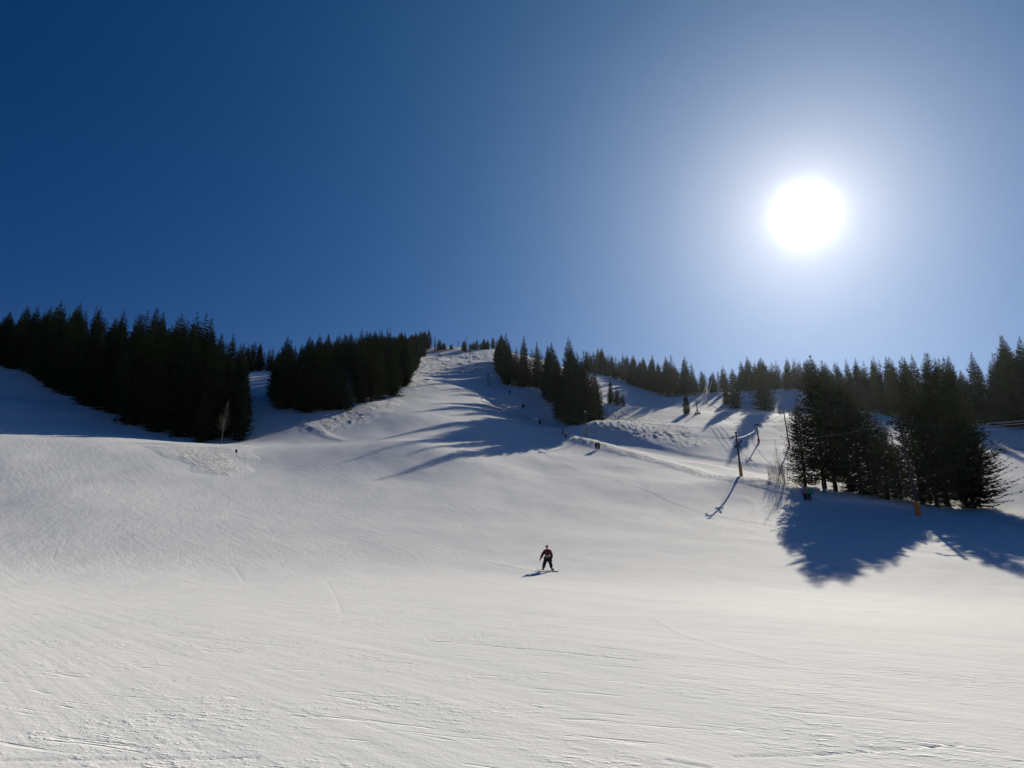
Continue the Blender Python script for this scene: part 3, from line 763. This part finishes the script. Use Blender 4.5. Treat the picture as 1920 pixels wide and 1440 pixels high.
# lift rope from tower to tower
rope = [wp(PD, (-1.3, 0, 11.6)), wp(PA, (-.75, 0, 6.3)), wp(PF, (-.6, 0, 4.6)), wp(PH, (-1.1, 0, 5.4)), wp(PJ, (-.9, 0, 9.4)), wp(PL, (-1.4, 0, 6.6))]
names = ['haul rope running from the orange footed pole up to the yellow footed pole', 'haul rope running left from the yellow footed pole to the pole by the tree block', 'haul rope climbing from the tree block pole to the crest poles', 'haul rope between the crest poles and the slim pole', 'haul rope from the slim pole to the summit skyline pole']
for a, b_, l in zip(rope, rope[1:], names): cable(a, b_, .9, .022, l, 'haul_rope', 'rope', 'haul rope spans')
b0 = wp(PB, (-.5, 0, 3.0)); cable(wp(PA, (.1, 0, 6.35)), b0, .3, .022, 'thin rope between the yellow footed pole and the short red footed pole', 'haul_rope', 'rope')
cable(b0, wp(PG, (.6, 0, 5.8)), 1.0, .018, 'thin rope from the short red footed pole left to the tree block', 'haul_rope', 'rope')
# bright cables: pole PE up to the trees, down to PC, and on to the right
ups = [(1325, 714), (1329, 714), (1335, 714), (1331, 726)]
lows = [0, 1, 2, 3]
top_e = [wp(PE, (x, 0, 5.3)) for x in (-.95, -.35, .3, .95)]
top_c = [wp(PC, (x, 0, 8.35)) for x in (-1.1, -.4, .4, 1.1)]
wl = ('leftmost', 'second from the left', 'third from the left', 'rightmost')
for k in range(4):
    cable(top_e[k], unproj(*ups[k], 285), 3.0, .028, 'bright cable climbing from the wooden cable pole into the ridge trees, ' + wl[k], 'cable', 'pale_cable', 'bright cables up to the ridge')
    cable(top_e[k], top_c[k], (2.0, 2.4, 2.8, 6.0)[k], .045, 'bright sagging cable between wooden and tall thin poles, ' + ('uppermost', 'second', 'third', 'lowest')[k] + ' of the four', 'cable', 'pale_cable', 'bright sagging cables over the shaded snow')
for k in range(3):
    cable(top_c[k], unproj(2050, (771, 776, 783)[k], 150), (3.2, 3.4, 3.6)[k], .04, 'bright cable crossing behind the fir clumps to the right edge, ' + ('top', 'middle', 'lowest')[k] + ' of three', 'cable', 'cable', 'bright cables to the right edge')
cable(unproj(1640, 838, 150), unproj(2050, 817, 140), 1.0, .03, 'single pale cable low over the shaded bank at the right edge', 'cable', 'cable')

# little marker sign, orange netting on the summit
p = hit(442, 858); root = empty('trail_marker', (p[0], p[1], hz(p[0], p[1])))
s = MB(); s.tube([(0, 0, -.3), (0, 0, .9)], .03, 6); s.build('post', M['wood'], root)
s = MB(); s.box((0, -.05, 1.05), (.32, .05, .55)); s.build('board', M['sign'], root)
tag(root, 'tiny black trail marker board on a thin post below the left forest block', 'sign')
for px, w, lab in ((826, 5, 'orange safety netting among the summit firs'), (835, 3, 'short piece of red netting on the summit right of the orange netting')):
    p = hit(px, 659); root = empty('safety_net', (p[0], p[1], hz(p[0], p[1])))
    s = MB()
    for k in range(7): s.box((-w / 2 + w * k / 6, 0, .9), (.05, .05, 2.0))
    s.build('stakes', M['wood'], root)
    s = MB()
    for k in range(9): s.box((0, -.05, .5 + k * .15), (w, .02, .09))
    s.build('mesh', M['net'], root); tag(root, lab, 'fence')

# ------------------------------------------------------------------ people
def skinmesh(name, joints, edges, m, parent, sub=2):
    """joints: list of (xyz, radius or (rx, ry)); first joint is the root"""
    me_ = bpy.data.meshes.new(name); me_.from_pydata([tuple(j[0]) for j in joints], edges, [])
    o = bpy.data.objects.new(name, me_); C.objects.link(o)
    md = o.modifiers.new('skin', 'SKIN'); md.use_smooth_shade = True
    sv = me_.skin_vertices[0].data
    for k, j_ in enumerate(joints):
        r_ = j_[1]; sv[k].radius = r_ if isinstance(r_, tuple) else (r_, r_); sv[k].use_root = (k == 0)
    o.modifiers.new('sub', 'SUBSURF').levels = sub; o.modifiers['sub'].render_levels = sub
    bpy.context.view_layer.update()
    ev = o.evaluated_get(bpy.context.evaluated_depsgraph_get()); nm = bpy.data.meshes.new_from_object(ev)
    o.modifiers.clear(); o.data = nm; nm.name = name
    nm.materials.clear(); nm.materials.append(m); nm.polygons.foreach_set('use_smooth', [True] * len(nm.polygons))
    o.parent = parent; return o
def person(loc, rz, J, jacket, trousers, hat, label, hem=None, boots='rubber', scale=1.0, gloves=None, group=None):
    """J: joint positions in metres, the person facing -y"""
    root = empty('person', loc, (0, 0, rz)); root.scale = (scale,) * 3
    V = {k: Vector(v) for k, v in J.items()}
    hd = V['head']; nk = V['neck']
    # continuous body: pelvis, spine, head with nose/chin/ears, arms with five fingers, legs
    js, es = [], []
    def j(p, r_): js.append((Vector(p), r_)); return len(js) - 1
    def chain(start, pts):
        prev = start
        for p, r_ in pts:
            k = j(p, r_); es.append((prev, k)); prev = k
        return prev
    pel = j(V['pelvis'], (.13, .10))
    ch = chain(pel, [(V['pelvis'].lerp(V['chest'], .5), (.12, .09)), (V['chest'], (.15, .10))])
    nkj = chain(ch, [(nk, .055), (nk.lerp(hd, .35), .055)])
    chain(nkj, [(hd, (.095, .105)), (hd + Vector((0, 0, .07)), (.08, .095))])
    for s_ in 'lr':
        sh = chain(ch, [(V['sh_' + s_], .06), (V['el_' + s_], .042), (V['wr_' + s_], .028)])
        w = V['wr_' + s_]; d = (w - V['el_' + s_]).normalized(); side = Vector((1 if s_ == 'r' else -1, 0, 0))
        acr = d.cross(Vector((0, 1, .2))).normalized()
        palm = chain(sh, [(w + d * .06, (.035, .02))])
        for q, (off, ln) in enumerate(((-.028, .065), (-.009, .075), (.010, .070), (.028, .055))):
            b_ = w + d * .09 + acr * off
            chain(palm, [(b_, .010), (b_ + d * ln * .5 + Vector((0, -.006, 0)), .009), (b_ + d * ln + Vector((0, -.022, -.004)), .008)])
        b_ = w + d * .03 - acr * .035
        chain(palm, [(b_ + Vector((0, -.015, 0)), .011), (b_ + d * .045 - acr * .015 + Vector((0, -.03, 0)), .009)])
        chain(pel, [(V['hip_' + s_], .085), (V['kn_' + s_], .055), (V['an_' + s_], .038), (V['an_' + s_] + Vector((0, -.02, -.07)), .04), (V['to_' + s_], .035)])
    body = skinmesh('body', js, es, M['skin'], root, 1)
    fc = MB()
    for sx in (-1, 1): fc.tube([hd + Vector((sx * .032, -.088, .012)), hd + Vector((sx * .032, -.098, .012))], .011, 6)
    fc.build('eyes', M['rubber'], body)
    nb = MB(); nb.tube([hd + Vector((0, -.088, .01)), hd + Vector((0, -.112, -.025)), hd + Vector((0, -.092, -.03))], [.008, .014, .01], 6); nb.build('nose', M['skin'], body, True)
    mo = MB(); mo.box(hd + Vector((0, -.092, -.058)), (.045, .008, .01)); mo.build('mouth', M['red'], body)
    ea = MB()
    for sx in (-1, 1): ea.tube([hd + Vector((sx * .082, 0, -.025)), hd + Vector((sx * .092, 0, .02))], .014, 6)
    ea.build('ears', M['skin'], body)
    # jacket
    js, es = [], []
    mid = V['pelvis'].lerp(V['chest'], .45)
    k0 = j(mid, (.27, .19)); c = chain(k0, [(V['chest'], (.275, .19)), (nk + Vector((0, 0, -.03)), .10), (nk + Vector((0, 0, .02)), .075)])
    for s_ in 'lr': chain(1, [(V['sh_' + s_], .12), (V['el_' + s_], .10), (V['wr_' + s_], .075)])
    if not hem: chain(k0, [(V['pelvis'] + Vector((0, 0, -.04)), (.26, .19))])
    skinmesh('jacket', js, es, jacket, root)
    if hem:
        js, es = [], []; k0 = j(V['pelvis'] + Vector((0, 0, -.05)), (.27, .20)); chain(k0, [(mid + Vector((0, 0, .06)), (.285, .20))])
        skinmesh('jacket_hem', js, es, hem, root)
    js, es = [], []; k0 = j(V['pelvis'] + Vector((0, 0, .02)), (.225, .175))
    for s_ in 'lr': chain(k0, [(V['hip_' + s_], .16), (V['kn_' + s_], .128), (V['an_' + s_], .112)])
    skinmesh('trousers', js, es, trousers, root)
    for s_ in 'lr':
        a = V['an_' + s_]; to = V['to_' + s_]
        skinmesh('boot', [(a + Vector((0, 0, .06)), .07), (a + Vector((0, .03, -.05)), .065), (a.lerp(to, .6) + Vector((0, 0, -.02)), .055), (to, .045)], [(0, 1), (1, 2), (2, 3)], M[boots], root)
        w = V['wr_' + s_]; d = (w - V['el_' + s_]).normalized()
        acr = d.cross(Vector((0, 1, .2))).normalized()
        js, es = [], []; k0 = j(w, .045); k1 = chain(k0, [(w + d * .07, (.05, .033))])
        for off, ln in ((-.034, .06), (-.011, .075), (.012, .07), (.034, .05)):
            b_ = w + d * .1 + acr * off; chain(k1, [(b_, .016), (b_ + d * ln + Vector((0, -.03, 0)), .013)])
        chain(k0, [(w + d * .05 - acr * .05 + Vector((0, -.02, 0)), .017)])
        skinmesh('glove', js, es, gloves or M['rubber'], root, 1)
    skinmesh('hat', [(hd + Vector((0, .012, .035)), (.128, .135)), (hd + Vector((0, .005, .09)), (.115, .12)), (hd + Vector((0, 0, .125)), .04)], [(0, 1), (1, 2)], hat, root)
    return tag(root, label, 'person', group)
def stand(w=.14, bend=0.0, lean=0.0, arms=.28, fwd=0.0):
    g = lambda x, y, z: (x, y, z)
    pz = .93 - bend
    J = {'pelvis': (0, .10 * bend * 3, pz), 'chest': (lean * .4, -.05 - fwd * .5, pz + .38), 'neck': (lean * .6, -.08 - fwd, pz + .58), 'head': (lean * .65, -.10 - fwd, pz + .72)}
    for s_, q in (('l', -1), ('r', 1)):
        J['sh_' + s_] = (lean * .5 + q * .19, -.06 - fwd * .8, pz + .49); J['el_' + s_] = (lean * .4 + q * (.24 + arms * .35), -.08 - fwd, pz + .22); J['wr_' + s_] = (lean * .4 + q * (.24 + arms * .7), -.22 - fwd, pz + .02)
        J['hip_' + s_] = (q * .10, .05 * bend * 3, pz - .06); J['kn_' + s_] = (q * (w * .9 + .03), -.10 - bend, .5 - bend * .3); J['an_' + s_] = (q * w, .0, .13); J['to_' + s_] = (q * (w + .02), -.16, .045)
    return J
# the snowboarder in the middle of the flat
p = hit(1027, 1071)
J = stand(.27, .10, 0, .2)
J['sh_l'] = (-.19, -.05, 1.30); J['el_l'] = (-.36, -.04, 1.04); J['wr_l'] = (-.47, -.10, .82)
J['sh_r'] = (.19, -.06, 1.29); J['el_r'] = (.29, -.04, 1.02); J['wr_r'] = (.27, -.12, .80)
J['head'] = (-.04, -.10, 1.57); J['neck'] = (-.02, -.07, 1.42)
J['kn_l'] = (-.22, -.12, .50); J['kn_r'] = (.20, -.08, .50); J['an_l'] = (-.28, 0, .17); J['an_r'] = (.27, 0, .17); J['to_l'] = (-.31, -.16, .085); J['to_r'] = (.30, -.16, .085)
for k_ in list(J): J[k_] = (J[k_][0], J[k_][1] + .08, J[k_][2])
SB = (float(p[0]), float(p[1]), hz(p[0], p[1]) + .03)
person(SB, R(3), J, cloth('maroon_jacket', (.10, .011, .028)), cloth('black_trousers', (.018, .016, .024)), cloth('navy_beanie', (.02, .018, .035)),
       'snowboarder in maroon jacket with grey hem and dark beanie, alone on the open snow', cloth('grey_hem', (.24, .27, .22)), scale=1.0)
s = MB(); L_ = 1.58; rows = []
for k in range(25):
    f = -1 + 2 * k / 24; w = .15 * (1 - .18 * (1 - f * f)) * (math.sqrt(max(0, 1 - ((abs(f) - .82) / .18) ** 2)) if abs(f) > .82 else 1) + .004
    z = .02 + (.09 * ((abs(f) - .8) / .2) ** 2 if abs(f) > .8 else 0)
    rows.append((f * L_ / 2, w, z))
for a, b_ in zip(rows, rows[1:]):
    for z0, z1, fl in ((.012, .012, 0), (0, 0, 1)):
        q = [(a[0], -a[1], a[2] + z0), (b_[0], -b_[1], b_[2] + z0), (b_[0], b_[1], b_[2] + z0), (a[0], a[1], a[2] + z0)]
        s.quad(*(q if not fl else q[::-1]))
    for sg in (-1, 1): s.quad((a[0], sg * a[1], a[2]), (b_[0], sg * b_[1], b_[2]), (b_[0], sg * b_[1], b_[2] + .012), (a[0], sg * a[1], a[2] + .012))
root = empty('snowboard', (SB[0], SB[1], SB[2]), (R(-4), R(5), R(-6)))
s.build('deck', M['board'], root)
for q in (-.34, .34):
    s = MB(); s.box((q, 0, .045), (.14, .26, .025), bev=.01); s.box((q, .10, .12), (.13, .02, .16), bev=.005); s.build('binding', M['rubber'], root)
tag(root, 'black snowboard under the feet of the snowboarder on the open snow', 'snowboard')
# thrown up snow along the carve
rr = random.Random(9); s = MB(); a, b_ = hit(905, 1050), hit(1012, 1071)
for k in range(900):
    f = rr.random() ** .7; q = a + (b_ - a) * f + np.array([rr.gauss(0, .10), rr.gauss(0, .2), 0]); e = rr.uniform(.008, .022)
    q[2] = hz(q[0], q[1]) + abs(rr.gauss(0, .13)) * (.25 + f)
    v = [Vector(q) + Vector((e * x, e * y, e * z)) for x, y, z in ((1, 0, -.5), (-.5, .87, -.5), (-.5, -.87, -.5), (0, 0, 1))]
    n0 = len(s.v); s.v += [tuple(w_) for w_ in v]; s.f += [(n0, n0 + 1, n0 + 2), (n0, n0 + 1, n0 + 3), (n0 + 1, n0 + 2, n0 + 3), (n0 + 2, n0, n0 + 3)]; s.m += [0] * 4
tag(s.build('powder_snow', M['snow_powder']), 'spray of powder snow lying along the snowboarder\'s carve', 'snow', kind='stuff')

def skis(loc, rz, label, col):
    root = empty('skis', loc, (R(-3), 0, rz))
    for q in (-.13, .13):
        s = MB(); pts = [(q, -.95, .10), (q, -.82, .03), (q, -.4, .015), (q, .4, .015), (q, .72, .03)]
        for a, b_ in zip(pts, pts[1:]):
            w0 = w1 = .045; s.quad((a[0] - w0, a[1], a[2] + .015), (a[0] + w0, a[1], a[2] + .015), (b_[0] + w1, b_[1], b_[2] + .015), (b_[0] - w1, b_[1], b_[2] + .015))
            s.quad((a[0] - w0, a[1], a[2]), (b_[0] - w1, b_[1], b_[2]), (b_[0] + w1, b_[1], b_[2]), (a[0] + w0, a[1], a[2]))
        s.build('ski', col, root)
    return tag(root, label, 'skis')
black = cloth('black_cloth', (.02, .02, .025)); dark = cloth('dark_blue_cloth', (.025, .03, .05))
people = [ # px, py, heading, jacket, trousers, hat, bend, label, skis
 (1510, 939, 12, cloth('purple_pink_jacket', (.26, .09, .20)), black, dark, .02, 'skier in a purple pink jacket standing in the tree shadow, left one of the pair', True),
 (1518, 939, -8, cloth('green_jacket', (.03, .26, .09)), dark, cloth('teal_helmet', (.02, .08, .09)), .03, 'skier in a green jacket standing in the tree shadow, right one of the pair', True),
 (1118, 843, 20, black, black, black, .02, 'rider in all black, left one of the pair riding up along the snow bank', False),
 (1123, 843, -10, cloth('olive_brown_jacket', (.07, .055, .03)), black, black, .0, 'rider in an olive brown jacket, right one of the pair on the snow bank', False),
 (1061, 821, 0, cloth('light_jacket', (.50, .45, .45)), black, dark, .02, 'rider in a light jacket and black trousers beside the red padded lift pole', False),
 (1012, 797, 0, dark, black, black, .05, 'rider in dark clothes alone on the shaded slope below the track', False),
 (980, 765, 0, black, dark, black, .0, 'rider in black on the bright lift track patch, left of two', False),
 (982, 765, 30, dark, black, black, .0, 'rider in dark blue on the bright lift track patch, right of two', False),
 (956, 739, 0, dark, black, black, .0, 'rider in dark clothes high on the shaded lift track', False),
 (892, 695, 0, dark, black, black, .2, 'crouching dark rider on the shaded upper run', False)]
for px, py, rz, jk, trs, hat, bend, lab, sk in people:
    p = hit(px, py); z = hz(p[0], p[1])
    person((p[0], p[1], z + .02), R(rz), stand(.13, bend, 0, .3), jk, trs, hat, lab)
    if sk: skis((p[0], p[1], z + .01), R(rz), 'pair of skis under the ' + ('purple pink' if px < 1515 else 'green') + ' jacketed skier in the tree shadow', M['board'])
# haze volume added to give the lens veil near the sun, by forward scattering
s = MB(); s.box((0, 0, 105), (6400, 6400, 270)); hzo = s.build('veil_haze', [])
zm = bpy.data.materials.new('veil_haze'); zm.use_nodes = True; t = zm.node_tree; t.nodes.clear()
pv = N(t, 'ShaderNodeVolumePrincipled'); pv.inputs['Density'].default_value = 2.2e-5; pv.inputs['Anisotropy'].default_value = .8; pv.inputs['Color'].default_value = (.86, .94, 1, 1)
mo_ = N(t, 'ShaderNodeOutputMaterial'); t.links.new(pv.outputs[0], mo_.inputs['Volume']); hzo.data.materials.append(zm)
tag(hzo, kind='stuff')
print('zrange', float(Z.min()), float(Z.max()))
print('trees', NTREES[0], 'objects', len(bpy.data.objects))
